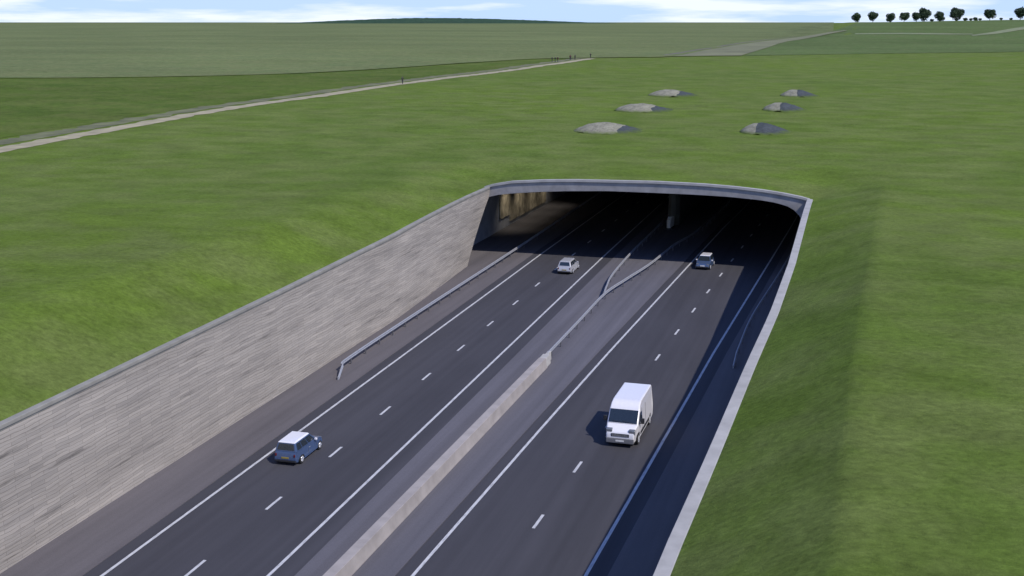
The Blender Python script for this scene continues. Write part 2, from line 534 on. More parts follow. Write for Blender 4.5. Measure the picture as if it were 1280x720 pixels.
# field between track and far field
drape('meadow', offset_line(track, 9), spline([(-420, 60), (-360, 160), (-260, 288), (-184, 328), (-155, 384), (-143, 430), (-132, 480), (-109, 492)]), 60, 22, M['meadow'], 0.05)
near = [(-6000, -200), (-3000, -60), (-1400, 60), (-800, 150), (-480, 230), (-330, 268), (-241, 293), (-182.6, 328), (-158, 380), (-146, 425), (-130, 470), (-112, 486), (-96, 499), (-80, 514), (-76, 600), (-71, 700), (-63, 800), (-50, 860), (-34, 890), (-24, 920)]
near = spline(near, 6)
ffv, fff = [], []
NR = 60
for (x, y) in near:
    r0 = math.hypot(x, y)
    for k in range(NR+1):
        r = r0*(11500/r0)**(k/NR)
        X, Y = x*r/r0, y*r/r0
        ffv.append((X, Y, on_ground(X, Y) + 0.05 + 0.0004*r))
for i in range(len(near)-1):
    for k in range(NR):
        a = i*(NR+1)+k
        fff.append((a, a+NR+1, a+NR+2, a+1))
o = mesh_obj('far_field', ffv, fff, M['far_field'], smooth=True)
if o.data.polygons[len(fff)//2].normal.z < 0: o.data.flip_normals()
tag(o, kind='structure')
drape('pasture', [(-51, 533), (0, 570), (71, 612), (160, 640), (400, 640)], [(-62, 1150), (20, 1240), (140, 1500), (420, 1900), (1500, 2400)], 50, 50, M['pasture'], 0.12)
def rag(pl, amp, sc, seed):
    return [(p[0] + amp*noise.noise(Vector((i*sc, seed, 0))) + amp*0.5*noise.noise(Vector((i*sc*3.1, seed, 7))), p[1]) for i, p in enumerate(pl)]
track = spline(track, 5)
drape('track', rag(offset_line(track, -2.0), 1.1, 0.35, 1), rag(offset_line(track, 2.0), 1.1, 0.35, 2), 320, 3, M['track'], 0.09)
drape('track_verge', rag(offset_line(track, 3.4), 1.6, 0.3, 3), rag(offset_line(track, 7.8), 2.6, 0.3, 4), 320, 3, M['dry'], 0.05)
drape('dirt_road', [(-80, 515), (-79, 560), (-74, 643), (-70, 745), (-62, 831), (-48, 880), (-30, 905), (-16, 925)], [(-52, 531), (-51, 600), (-50, 660), (-50, 725), (-48, 783), (-38, 820), (-26, 870), (-14, 915)], 60, 6, M['dirt'], 0.35)
drape('dirt_road', [(-86, 528), (-84, 566), (-79, 643), (-75, 745), (-66, 840), (-50, 892)], [(-82, 522), (-81, 566), (-76, 643), (-72, 745), (-64, 836), (-49, 888)], 60, 2, M['dark_earth'], 0.4)
drape('pale_field', [(-8, 850), (20, 848), (44, 842), (66, 836)], [(-8, 866), (20, 868), (44, 862), (66, 846)], 24, 3, M['pale_field'], 0.3)
drape('chalk_path', [(64, 815), (80, 840), (104, 902), (135, 980)], [(64, 829), (78, 862), (100, 926), (128, 1000)], 30, 2, M['pale_field'], 0.3)

# wooded hill on the horizon
hv, hf = [], []
n1, n2 = 130, 24
for i in range(n1+1):
    az = R(-28.5 + 18.5*i/n1); t = i/n1
    env = (smooth01(t/0.45)*smooth01((1-t)/0.55))**0.8
    for j in range(n2+1):
        r = 3050 + 1500*j/n2; s = j/n2
        h = 24.0 - 4 + (4 + 16*env + 1.8*env*noise.noise(Vector((i*0.8, j*0.9, 1))))*max(0, min(1, math.sin(math.pi*s)*1.5))
        hv.append((r*math.sin(az), r*math.cos(az), h))
for i in range(n1):
    for j in range(n2):
        a = i*(n2+1)+j
        hf.append((a, a+n2+1, a+n2+2, a+1))
hh = mesh_obj('hill', hv, hf, M['woodland'], smooth=True)
if hh.data.polygons[0].normal.z < 0: hh.data.flip_normals()
tag(hh, kind='structure')

# ------------------------------------------------------------------ road
Y0, Y1 = -60.0, 300.0
LA = ([-60, 48, 68, 119, 140, 300], [-36.0, -36.35, -36.5, -36.9, -37.1, -37.6])
LB = ([-60, 51, 98, 140, 300], [-27.4, -28.07, -28.75, -29.35, -30.5])
LC = ([-60, 53, 77, 98, 137, 165, 185, 300], [-21.6, -20.9, -20.4, -19.85, -18.55, -17.6, -16.6, -13.8])
LD = ([-60, 55, 64, 100, 164, 178, 300], [-12.8, -12.3, -12.05, -11.1, -8.75, -8.3, -7.2])
def lx(t, y): return float(np.interp(y, t[0], t[1]))
ys = [Y0 + 4*k for k in range(int((Y1-Y0)/4)+1)]
def strip(name, fl, fr, z, mat, th=0.0, yy=None):
    yy = yy or ys
    vs, fs = [], []
    for y in yy: vs += [(fl(y), y, z), (fr(y), y, z)]
    for i in range(len(yy)-1): fs.append((2*i, 2*i+1, 2*i+3, 2*i+2))
    if th:
        n = len(vs)
        for y in yy: vs += [(fl(y), y, z-th), (fr(y), y, z-th)]
        for i in range(len(yy)-1):
            fs.append((2*i, 2*i+2, n+2*i+2, n+2*i)); fs.append((2*i+1, n+2*i+1, n+2*i+3, 2*i+3))
        fs.append((0, n, n+1, 1))
    o = mesh_obj(name, vs, fs, mat)
    return tag(o, kind='structure')
strip('road', lambda y: -48.0, lambda y: -4.0, 0.0, M['asphalt'])
strip('verge', lambda y: -47.2 if y > 128 else xl_base(y)-0.1, lambda y: lx(LA, y)-0.95, 0.05, M['verge'], 0.05)
strip('verge', lambda y: lx(LD, y)+1.1, lambda y: xr(y)+0.1, 0.05, M['verge'], 0.05)
strip('median', lambda y: lx(LB, y)+1.35, lambda y: lx(LC, y)-0.85, 0.05, M['median'], 0.05)
for t in (LA, LB, LC, LD):
    strip('edge_line', lambda y, t=t: lx(t, y)-0.095, lambda y, t=t: lx(t, y)+0.095, 0.006, M['paint'])
def dashes(y_start, fx):
    mb = MB(); y = y_start
    while y < Y1-4:
        if y > Y0+3:
            x0, x1 = fx(y-1), fx(y+1)
            mb.add([(x0-.09, y-1, .006), (x0+.09, y-1, .006), (x1+.09, y+1, .006), (x1-.09, y+1, .006)], [(0, 1, 2, 3)])
        y += 8.97
    return tag(mb.build('lane_line', M['paint']), kind='structure')
dashes(50.5-8.97*12, lambda y: (lx(LA, y)+lx(LB, y))/2 + 0.05)
dashes(61.35-8.97*13, lambda y: (lx(LC, y)+lx(LD, y))/2 + 0.0)

# ------------------------------------------------------------------ retaining walls
WL_END = 129.3
def wall_left():
    root = empty('retaining_wall', (xl_base(80), 80, 0))
    tag(root, 'long pale stone retaining wall in sunlight, left of the road', 'retaining wall')
    ox, oy = root.location.x, root.location.y
    yy = [-60 + 4*k for k in range(48)] + [129.3, 130.5, 132, 133.5, 135, 136]
    vs, fs = [], []
    NZ = 10
    for y in yy:
        b, l, h = xl_base(y), lean(y), wall_h(y)-0.35
        z0 = 0.0 if y <= WL_END else 7.3*(y-WL_END)/(YP-WL_END)
        for k in range(NZ+1):
            z = z0 + (h-z0)*k/NZ
            vs.append((b + l*max(0.0, z/h)**1.3 - ox, y-oy, z))
        for k in range(NZ+1):
            z = h - (h-z0)*k/NZ
            vs.append((b + l*max(0.0, z/h)**1.3 - 0.62 - ox, y-oy, z))
    m = 2*(NZ+1)
    for i in range(len(yy)-1):
        for k in range(m):
            a, b2 = i*m+k, i*m+(k+1) % m
            fs.append((a, a+m, b2+m, b2))
    fs.append(tuple(range(m))); fs.append(tuple(range(len(yy)*m-1, (len(yy)-1)*m-1, -1)))
    o = mesh_obj('wall_face', vs, fs, M['stone'], root)
    mb = MB()
    mb.sweep([(xl_top(y)-0.27-ox, y-oy, wall_h(y)) for y in yy], [(0.33, -0.22), (0.33, 0.02), (-0.12, 0.02), (-0.12, -0.35), (0.27, -0.35), (0.27, -0.22)])
    mb.build('coping', M['wall_coping'], root, bevel=0.03)
    return root
wall_left()

def wall_right():
    root = empty('retaining_wall', (xr(80), 80, 0))
    tag(root, 'right retaining wall in shade, seen from above as a pale coping beside the grass bank', 'retaining wall')
    ox, oy = root.location.x, root.location.y
    yy = [-60 + 4*k for k in range(49)] + [136.0]
    mb = MB()
    vs, fs = [], []
    for y in yy:
        x, h = xr(y), wall_h(y)-0.35
        vs += [(x-ox, y-oy, 0), (x+0.55-ox, y-oy, 0), (x+0.55-ox, y-oy, h), (x-ox, y-oy, h)]
    for i in range(len(yy)-1):
        for k in range(4):
            a, b = i*4+k, i*4+(k+1) % 4
            fs.append((a, b, b+4, a+4))
    fs += [(3, 2, 1, 0), tuple(len(vs)-4+k for k in range(4))]
    mesh_obj('wall_face', vs, fs, M['stone'], root)
    mb.sweep([(xr(y)+0.28-ox, y-oy, wall_h(y)) for y in yy], [(0.30, -0.35), (0.30, 0.03), (-0.32, 0.03), (-0.32, -0.35)])
    mb.build('coping', M['coping'], root, bevel=0.03)
wall_right()

# ------------------------------------------------------------------ tunnel portal
IN = [(-43.3, 7.15), (-42.7, 7.35), (-41.8, 7.6), (-40, 7.85), (-37, 8.15), (-33, 8.42), (-28, 8.62), (-22.5, 8.62), (-18, 8.6), (-14, 8.5), (-10.5, 8.28), (-8.6, 8.02), (-7.3, 7.65), (-6.4, 7.1), (-5.8, 6.3), (-5.45, 5.2)]
def resamp(pl, k):
    P = [Vector((p[0], 0, p[1])) for p in pl]; ds = [0]
    for a, b in zip(P, P[1:]): ds.append(ds[-1]+(b-a).length)
    return [(float(np.interp(ds[-1]*i/(k-1), ds, [p.x for p in P])), float(np.interp(ds[-1]*i/(k-1), ds, [p.z for p in P]))) for i in range(k)]
por = empty('tunnel_portal', (-24, YP, 0))
tag(por, 'wide flat-arched concrete tunnel portal under the grass, dark inside', 'tunnel portal')
outp = [p for p in OUT if p[0] > -44] + [(-4.66, 5.2)]
A_ = resamp(IN, 48); B_ = resamp(outp, 48)
vs, fs = [], []
for (a, b) in zip(A_, B_):
    for yy_ in (0.0, 1.1):
        vs.append((a[0]+24, yy_, a[1])); vs.append((b[0]+24, yy_, b[1]+0.04))
for i in range(47):
    a = 4*i; b = a+4
    fs += [(a, b, b+1, a+1), (a+1, b+1, b+3, a+3), (a+3, b+3, b+2, a+2), (a+2, b+2, b, a)]
fs += [(0, 1, 3, 2), (4*47+2, 4*47+3, 4*47+1, 4*47)]
mesh_obj('fascia', vs, fs, M['fascia'], por, bevel=0.04)
# thin coping rail along the arch top
mb = MB()
pts = [(b[0]+24, 0, b[1]+0.04) for b in B_ if b[1] > 8.0]
vs, fs = [], []
for (x, _, z) in pts:
    for yy_, dz in ((-0.16, -0.16), (-0.16, 0.10), (0.45, 0.10), (0.45, -0.16)): vs.append((x, yy_, z+dz))
for i in range(len(pts)-1):
    for k in range(4):
        a, b = 4*i+k, 4*i+(k+1) % 4
        fs.append((a, a+4, b+4, b))
fs += [(0, 1, 2, 3), tuple(len(vs)-1-k for k in range(4))]
mesh_obj('coping', vs, fs, M['coping'], por)
# tunnel tube
TY = 162.0
roof = [(-46.9, 6.95), (-45, 7.0)] + IN
vs, fs = [], []
for (x, z) in roof:
    vs += [(x+24, 1.1, z), (x+24, TY, z)]
for i in range(len(roof)-1):
    a = 2*i
    fs.append((a, a+1, a+3, a+2))
mesh_obj('tunnel_ceiling', vs, fs, M['lining'], por)
mb = MB(); mb.box(-22.9-0.4, -22.9, -9.5, TY, 0.0, 7.1); mb.build('tunnel_wall', M['lining'], por)
mb = MB(); mb.box(-22.9, -19.6, -9.5, -9.1, 0.0, 6.9); mb.build('return_wall', M['lining'], por)
mb = MB(); mb.box(-22.9, -19.2, -9.1, 1.1, 6.95, 7.1); mb.build('soffit', M['lining'], por)
mb = MB(); mb.box(18.55, 18.95, 0.02, TY, 0.0, 6.5); mb.build('tunnel_wall', M['lining'], por)
mb = MB(); mb.box(-23.3, 19, TY, TY+0.4, 0, 9); mb.build('tunnel_end', M['lining'], por)
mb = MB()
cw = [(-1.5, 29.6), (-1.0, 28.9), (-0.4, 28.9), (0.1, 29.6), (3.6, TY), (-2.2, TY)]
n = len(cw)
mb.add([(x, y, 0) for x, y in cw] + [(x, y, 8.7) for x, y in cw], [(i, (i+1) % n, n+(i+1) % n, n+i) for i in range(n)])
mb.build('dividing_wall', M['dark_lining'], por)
# pale panels added to stand for a lit patch on the left tunnel wall
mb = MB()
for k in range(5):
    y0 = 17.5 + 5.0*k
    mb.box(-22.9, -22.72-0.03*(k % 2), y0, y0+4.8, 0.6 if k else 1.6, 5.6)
mb.build('lit_patch_panel', M['chalk'], por, bevel=0.03)
# added glowing strips and area lights to brighten the panels, no known fixtures
for k in range(4):
    mb = MB(); mb.box(-21.6, -21.3, 18.0+7*k, 22.0+7*k, 7.02, 7.12)
    lo = mb.build('fill_light_strip', M['strip_glow'], por)
    ld = bpy.data.lights.new('fill_light', 'AREA'); ld.energy = 80; ld.spread = R(95); ld.shape = 'RECTANGLE'; ld.size = 0.3; ld.size_y = 4.0; ld.color = (1.0, 0.93, 0.8)
    lob = bpy.data.objects.new('fill_light', ld); COL.objects.link(lob); lob.parent = por
    lob.location = (-21.45, 20+7*k, 6.98)
    lob.rotation_euler = Vector((1.3, 0, 3.6)).to_track_quat('Z', 'Y').to_euler()
# pale crash cushion at the nose of the dividing wall
cc = empty('crash_cushion', (-24.75, 163.4, 0.05))
tag(cc, 'small pale crash cushion at the nose of the tunnel dividing wall', 'crash cushion')
mb = MB()
for k in range(3): mb.cyl((0, -0.9*k, 0.15), (0, -0.9*k, 1.5-0.1*k), 0.42-0.05*k, n=14)
mb.build('cushion_drums', M['plate_white'], cc, bevel=0.03)
mb = MB(); mb.box(-0.5, 0.5, -2.4, 0.6, 0, 0.15); mb.build('base', M['trim'], cc)

# ------------------------------------------------------------------ barriers
def rail(name, pts, label, group, two_sided=False, start_ramp=True):
    root = empty(name, (pts[0][0], pts[0][1], 0.05))
    tag(root, label, 'guardrail', group)
    ox, oy = pts[0][0], pts[0][1]
    P = spline([(p[0], p[1]) for p in pts], 6)
    loc = []
    run = 0; prev = P[0]
    for p in P:
        run += math.hypot(p[0]-prev[0], p[1]-prev[1]); prev = p
        dz = -0.5*(1-smooth01(run/3.0)) if start_ramp else 0
        loc.append((p[0]-ox, p[1]-oy, 0.62+dz))
    prof = [(0.03, -0.15), (0.07, -0.09), (0.03, 0.0), (0.07, 0.09), (0.03, 0.15), (-0.03, 0.15), (-0.07, 0.09), (-0.03, 0.0), (-0.07, -0.09), (-0.03, -0.15)]
    mb = MB(); mb.sweep(loc, prof); mb.build('rail_beam', M['steel'], root)
    total = 0; nxt = 1.6
    for a, b in zip(loc, loc[1:]):
        L_ = math.hypot(b[0]-a[0], b[1]-a[1])
        while nxt < total+L_:
            t = (nxt-total)/L_
            x, y = a[0]+(b[0]-a[0])*t, a[1]+(b[1]-a[1])*t
            z = a[2]+(b[2]-a[2])*t
            pm = MB(); pm.box(x-0.04, x+0.04, y-0.06, y+0.06, 0, max(0.12, z-0.12)); pm.build('post', M['post'], root)
            nxt += 3.2
        total += L_
    return root
rail('guardrail', [(-38.95, 83.3), (-39.5, 85.4), (-39.85, 87.6), (-40.0, 104), (-40.1, 143), (-40.6, 185), (-41.2, 240)], 'steel guardrail on the left verge below the stone wall, its near end ramped down', 'steel guardrails', True)
rail('guardrail', [(-8.95, 95.5), (-8.95, 100), (-8.85, 112), (-7.7, 134), (-6.9, 160), (-6.4, 240)], 'steel guardrail in the shade on the right verge beside the wall', 'steel guardrails')
rail('guardrail', [(-24.25, 93.2), (-24.3, 105), (-24.35, 117), (-23.6, 124.5), (-22.5, 134), (-21.7, 146.5), (-20.4, 157), (-19.4, 181), (-18.2, 240)], 'steel guardrail on the median that bends right ahead of the dividing wall', 'steel guardrails', start_ramp=False)
rail('guardrail', [(-24.5, 117.4), (-24.9, 120.5), (-25.55, 127), (-25.95, 142), (-26.0, 159), (-26.6, 240)], 'steel guardrail branching left off the median rail into the tunnel', 'steel guardrails', start_ramp=False)

cb_ = empty('concrete_barrier', (-24.2, 92.6, 0.05))
tag(cb_, 'pale concrete barrier down the middle of the median, ending at the steel rail', 'concrete barrier')
mb = MB()
mb.sweep([(0.0, -150, 0), (-0.15, -60, 0), (0.0, -4, 0), (0.02, -1.2, 0)], [(-0.44, 0), (-0.44, 0.08), (-0.36, 0.26), (-0.30, 0.82), (0.30, 0.82), (0.36, 0.26), (0.44, 0.08), (0.44, 0)])
mb.build('barrier_wall', M['barrier'], cb_, bevel=0.02)
mb = MB()
mb.sweep([(0.02, -1.2, 0), (0.0, 0.2, 0)], [(-0.38, 0), (-0.30, 0.76), (0.30, 0.76), (0.38, 0)])
mb.sweep([(0.0, 0.2, 0), (-0.02, 1.3, 0)], [(-0.16, 0), (-0.14, 0.74), (0.14, 0.74), (0.16, 0)])
mb.build('end_block', M['concrete'], cb_, bevel=0.02)

# ------------------------------------------------------------------ vehicles
def shape(t, y, outline_taper): return 1
def body_from_outline(name, outline, W, mat, parent, taper, bevel=0.06, plan=None):
    """extrude a side outline (y,z) over the width; taper(z) narrows it with height, plan(y) with length"""
    plan = plan or (lambda y: 1.0)
    cols = [-1, -0.82, -0.4, 0, 0.4, 0.82, 1]
    vs, fs = [], []
    n = len(outline)
    for c in cols:
        for (y, z) in outline:
            sx = c*W/2*taper(z)*(plan(y) if abs(c) > 0.5 else 1)
            vs.append((sx, y, z))
    for i in range(len(cols)-1):
        for k in range(n):
            a, b = i*n+k, i*n+(k+1) % n
            fs.append((a, a+n, b+n, b))
    fs.append(tuple(range(n))); fs.append(tuple(range(len(cols)*n-1, (len(cols)-1)*n-1, -1)))
    o = mesh_obj(name, vs, fs, mat, parent, bevel=bevel, seg=3)
    me = o.data
    bm = bmesh.new(); bm.from_mesh(me); bmesh.ops.recalc_face_normals(bm, faces=bm.faces); bm.to_mesh(me); bm.free()
    return o

def arch_pts(yc, r, n=8, z0=0.0):
    """points of a wheel arch cut-out, from +y to -y"""
    return [(yc + r*math.cos(math.pi*k/n), z0 + r*math.sin(math.pi*k/n)) for k in range(n+1)]

def wheel(parent, x, y, r, w, side):
    mb = MB(); mb.cyl((-w/2, 0, 0), (w/2, 0, 0), r, n=24)
    o = mb.build('wheel', M['tyre'], parent, bevel=0.03)
    o.location = (x, y, r)
    mr = MB()
    s = side
    mr.cyl((s*(w/2-0.01), 0, 0), (s*(w/2+0.015), 0, 0), r*0.66, r*0.6, n=20)
    for k in range(5):
        a = 2*math.pi*k/5
        c, sn = math.cos(a), math.sin(a)
        mr.cyl((s*(w/2+0.015), 0, 0), (s*(w/2+0.02), c*r*0.6, sn*r*0.6), 0.04, 0.03, n=6)
    mr.build('rim', M['rim'], o)
    return o

def hatchback(name, L_, W, H, paint, roof_mat, label, loc, rz, boxy=0.0, group=None):
    root = empty(name, loc, rz)
    tag(root, label, 'car', group)
    f, r_ = L_/2, -L_/2           # front at +y
    wb = L_*0.33
    wr = 0.31
    belt = H*0.60
    gc = 0.20
    ar = wr+0.06
    out = [(r_+0.06, gc+0.05)]
    out += [(-wb-ar, gc)] + [( -wb + ar*math.cos(math.pi - math.pi*k/8), gc + 0.02 + ar*1.05*math.sin(math.pi*k/8)) for k in range(9)]
    out += [( wb*1.02 + ar*math.cos(math.pi - math.pi*k/8), gc + 0.02 + ar*1.05*math.sin(math.pi*k/8)) for k in range(9)]
    out += [(f-0.08, gc+0.03), (f, gc+0.18), (f-0.02, 0.52), (f-0.14, 0.68), (f-0.38, belt-0.10), (f*0.45, belt+0.0),
            (r_+0.16, belt+0.03), (r_+0.07, belt-0.12), (r_+0.02, 0.56), (r_, 0.40)]
    def taper(z): return 1.0 - 0.07*max(0, (z-0.55)/(belt-0.55+1e-6)) if z > 0.55 else 1.0 - 0.05*max(0, (0.4-z)/0.4)
    def plan(y): return 1.0 - 0.17*smooth01((abs(y)-L_*0.32)/(L_*0.18))
    body_from_outline('body', out, W, paint, root, taper, 0.085, plan)
    # cabin
    wb2, wt2 = W*0.92/2, W*0.70/2
    yb0, yb1 = r_+0.12, f*0.50
    yt0, yt1 = r_+0.42-0.12*boxy, f*0.16
    base = [(-wb2*0.93, yb0), (wb2*0.93, yb0), (wb2, yb1), (-wb2, yb1)]
    top = [(-wt2*0.96, yt0), (wt2*0.96, yt0), (wt2, yt1), (-wt2, yt1)]
    zb, zt = belt-0.02, H-0.07
    vs = [(x, y, zb) for x, y in base] + [(x, y, zt) for x, y in top]
    fs = [(0, 1, 5, 4), (1, 2, 6, 5), (2, 3, 7, 6), (3, 0, 4, 7), (4, 5, 6, 7), (3, 2, 1, 0)]
    mesh_obj('cabin', vs, fs, paint, root, bevel=0.04, seg=2)
    V = [Vector(v) for v in vs]
    def pane(nm, a, b, c, d, u0, u1, v0, v1, mat=M['glass']):
        # a,b bottom edge; d,c top edge
        def P(u, v): return (V[a]*(1-u)+V[b]*u)*(1-v) + (V[d]*(1-u)+V[c]*u)*v
        q = [P(u0, v0), P(u1, v0), P(u1, v1), P(u0, v1)]
        nrm = (q[1]-q[0]).cross(q[3]-q[0]).normalized()
        q = [k + nrm*0.012 for k in q]
        m_ = MB(); m_.plate(*q, 0.02); return m_.build(nm, mat, root)
    pane('rear_window', 0, 1, 5, 4, 0.09, 0.91, 0.18, 0.88)
    pane('windscreen', 2, 3, 7, 6, 0.05, 0.95, 0.08, 0.92)
    for (a, b, c, d) in ((1, 2, 6, 5), (3, 0, 4, 7)):
        fwd = (a == 1)
        ss = [(0.07, 0.29), (0.32, 0.60), (0.63, 0.93)]
        for (u0, u1) in ss:
            if not fwd: u0, u1 = 1-u1, 1-u0
            pane('side_window', a, b, c, d, u0, u1, 0.14, 0.88)
    # roof
    rv = [(x*1.02, y + (0.02 if y > 0 else -0.03), zt-0.01) for x, y in top] + [(x*0.88, y*0.9 + (-0.03 if i > 1 else 0.03), H) for i, (x, y) in enumerate(top)]
    mesh_obj('roof', rv, fs, roof_mat, root, bevel=0.03, seg=3)
    # lamps, plates, bumpers, mirrors, handles
    for s in (-1, 1):
        m_ = MB(); m_.box(s*W*0.335-0.14, s*W*0.335+0.14, f-0.36, f-0.075, 0.58, 0.72); m_.build('headlight', M['clear_lens'], root, bevel=0.03)
        m_ = MB(); m_.box(s*W*0.365-0.06, s*W*0.365+0.06, r_+0.0, r_+0.14, 0.60, 0.78); m_.build('tail_light', M['red_lens'], root, bevel=0.02)
        m_ = MB(); m_.box(s*(W/2+0.04)-0.09, s*(W/2+0.04)+0.09, yb1-0.42, yb1-0.28, belt+0.0, belt+0.15); m_.build('wing_mirror', roof_mat, root, bevel=0.03)
        m_ = MB(); m_.box(s*(W/2-0.002)-0.012, s*(W/2-0.002)+0.012, -0.30, -0.14, belt-0.19, belt-0.155); m_.build('door_handle', M['rim'], root)
        m_ = MB()
        for yy_ in (f*0.44, -0.38): m_.box(s*(W/2*0.992)-0.006, s*(W/2*0.992)+0.006, yy_-0.008, yy_+0.008, gc+0.10, belt-0.22)
        m_.build('door_seam', M['rubber_seam'], root)
        wheel(root, s*(W/2-0.11), -wb, wr, 0.20, s); wheel(root, s*(W/2-0.11), wb*1.02, wr, 0.20, s)
    m_ = MB(); m_.box(-W*0.40, W*0.40, f-0.10, f+0.012, gc+0.06, gc+0.22); m_.build('front_grille', M['trim'], root, bevel=0.02)
    m_ = MB(); m_.box(-W*0.42, W*0.42, r_-0.012, r_+0.10, gc+0.04, gc+0.17); m_.build('rear_bumper', M['trim'], root, bevel=0.02)
    m_ = MB(); m_.box(-0.26, 0.26, r_-0.01, r_+0.05, 0.47, 0.58); m_.build('number_plate', M['plate_yellow'], root)
    m_ = MB(); m_.box(-0.26, 0.26, f-0.03, f+0.02, 0.43, 0.54); m_.build('number_plate', M['plate_white'], root)
    m_ = MB(); m_.box(-W*0.36, W*0.36, r_+0.35, f-0.35, 0.14, 0.34); m_.build('underbody', M['trim'], root)
    return root

hatchback('hatchback', 4.05, 1.80, 1.53, M['blue_paint'], M['white_paint'], 'blue small car with white roof, seen from behind on the left edge line', (-34.45, 67.25, 0), R(0.5), 1.0)
hatchback('hatchback', 4.3, 1.80, 1.50, M['silver_paint'], M['silver_paint'], 'silver white hatchback driving away towards the tunnel mouth', (-31.45, 130.3, 0), R(0.5), 0.2)
hatchback('hatchback', 3.85, 1.72, 1.45, M['blue_paint'], M['white_paint'], 'blue small car with white roof coming out of the tunnel shadow', (-16.6, 137.0, 0), R(178), 1.0)

def van(loc, rz):
    root = empty('panel_van', loc, rz)
    tag(root, 'white high-roof panel van with dark windscreen in the right carriageway', 'van')
    L_, W, H = 5.95, 2.05, 2.55
    f, r_ = L_/2, -L_/2
    wr, ar = 0.36, 0.44
    yf, yr = f-0.95, r_+1.02
    out = [(r_+0.02, 0.42)]
    for yc in (yr, yf):
        out += [(yc + ar*math.cos(math.pi - math.pi*k/8), 0.33 + ar*math.sin(math.pi*k/8)) for k in range(9)]
    out += [(f-0.12, 0.33), (f-0.01, 0.45), (f, 0.72), (f-0.06, 0.98), (f-0.42, 1.22), (f-0.78, 1.34), (f-1.46, 2.14), (f-1.75, 2.40), (f-2.3, H), (r_+0.12, H), (r_+0.02, H-0.12), (r_, 1.2), (r_, 0.55)]
    def taper(z):
        if z < 1.1: return 1.0
        return 1.0 - 0.13*((z-1.1)/(H-1.1))**1.3
    def plan(y): return 1.0 - 0.15*smooth01((y-(f-1.3))/1.3)
    body_from_outline('body', out, W, M['white_paint'], root, taper, 0.09, plan)
    # windscreen on slope (f-.78,1.34)-(f-1.46,2.14)
    a, b = Vector((0, f-0.78, 1.34)), Vector((0, f-1.46, 2.14))
    def P(u, v):
        p = a.lerp(b, v); hw = W/2*taper(p.z)*plan(p.y)*0.93
        return Vector((u*hw, p.y, p.z))
    n = Vector((0, 0.8, 0.68)).normalized()
    q = [P(1, 0.04)+n*0.02, P(-1, 0.04)+n*0.02, P(-1, 0.93)+n*0.02, P(1, 0.93)+n*0.02]
    m_ = MB(); m_.plate(*q, 0.03); ws = m_.build('windscreen', M['glass'], root)
    m_ = MB()
    for u0, u1 in ((-0.75, 0.02), (0.0, 0.75)):
        m_.cyl(P(u0, 0.05)+n*0.035, P(u1, 0.16)+n*0.035, 0.014, n=5)
    m_.build('wiper', M['trim'], ws)
    for s in (-1, 1):
        def S(y, z, o=0.012): return Vector((s*(W/2*taper(z)*plan(y)+o), y, z))
        q = [S(f-2.05, 1.34), S(f-1.12, 1.34), S(f-1.58, 1.93), S(f-2.05, 1.93)]
        if s < 0: q = q[::-1]
        m_ = MB(); m_.plate(*q, 0.02); m_.build('side_window', M['glass'], root)
        m_ = MB()
        for yy_ in (f-2.12, f-3.35): 
            q = [S(yy_-0.012, 0.5, 0.004), S(yy_+0.012, 0.5, 0.004), S(yy_+0.012, 2.1, 0.004), S(yy_-0.012, 2.1, 0.004)]
            m_.plate(*(q if s > 0 else q[::-1]), 0.01)
        m_.build('door_seam', M['rubber_seam'], root)
        m_ = MB()
        q = [S(yr+0.5, 0.52, 0.02), S(yf-0.5, 0.52, 0.02), S(yf-0.5, 0.70, 0.02), S(yr+0.5, 0.70, 0.02)]
        m_.plate(*(q if s > 0 else q[::-1]), 0.03); m_.build('side_moulding', M['trim'], root)
        m_ = MB(); m_.box(s*0.70-0.20, s*0.70+0.20, f-0.62, f-0.07, 0.84, 1.17); m_.build('headlight', M['clear_lens'], root, bevel=0.05)
        m_ = MB(); m_.box(s*1.18-0.11, s*1.18+0.11, f-1.30, f-1.16, 1.30, 1.66); mi = m_.build('wing_mirror', M['trim'], root, bevel=0.03)
        m_ = MB(); m_.box(s*1.03-0.06, s*1.03+0.06, f-1.26, f-1.20, 1.30, 1.36); m_.build('mirror_arm', M['trim'], mi)
        m_ = MB(); m_.box(s*0.90-0.05, s*0.90+0.05, r_-0.012, r_+0.02, 0.75, 1.5); m_.build('tail_light', M['red_lens'], root)
        wheel(root, s*(W/2-0.13), yf, wr, 0.22, s); wheel(root, s*(W/2-0.13), yr, wr, 0.22, s)
    m_ = MB(); m_.box(-0.56, 0.56, f-0.10, f+0.012, 0.70, 0.90); gr = m_.build('front_grille', M['trim'], root, bevel=0.02)
    m_ = MB()
    for k in range(3): m_.box(-0.5, 0.5, f+0.008, f+0.02, 0.735+0.05*k, 0.750+0.05*k)
    m_.build('grille_bar', M['rim'], gr)
    m_ = MB(); m_.box(-0.86, 0.86, f-0.30, f+0.05, 0.28, 0.62); bu = m_.build('front_bumper', simple('grey_bumper', (0.17, 0.17, 0.18), 0.6), root, bevel=0.04)
    m_ = MB(); m_.box(-0.26, 0.26, f+0.04, f+0.065, 0.40, 0.51); m_.build('number_plate', M['plate_white'], bu)
    m_ = MB()
    q = [(0.78, f-0.44, 1.222), (0.78, f-0.76, 1.345), (-0.78, f-0.76, 1.345), (-0.78, f-0.44, 1.222)]
    m_.box(-0.9, 0.9, f-0.775, f-0.755, 1.335, 1.352); m_.build('bonnet_seam', M['rubber_seam'], root)
    m_ = MB(); m_.box(-0.85, 0.85, r_+0.3, f-0.4, 0.2, 0.5); m_.build('underbody', M['trim'], root)
    m_ = MB(); m_.box(-0.006, 0.006, r_-0.006, r_+0.01, 0.5, 2.35); m_.build('door_seam', M['rubber_seam'], root)
    root.scale = (1.10, 1.05, 1.06)
    return root
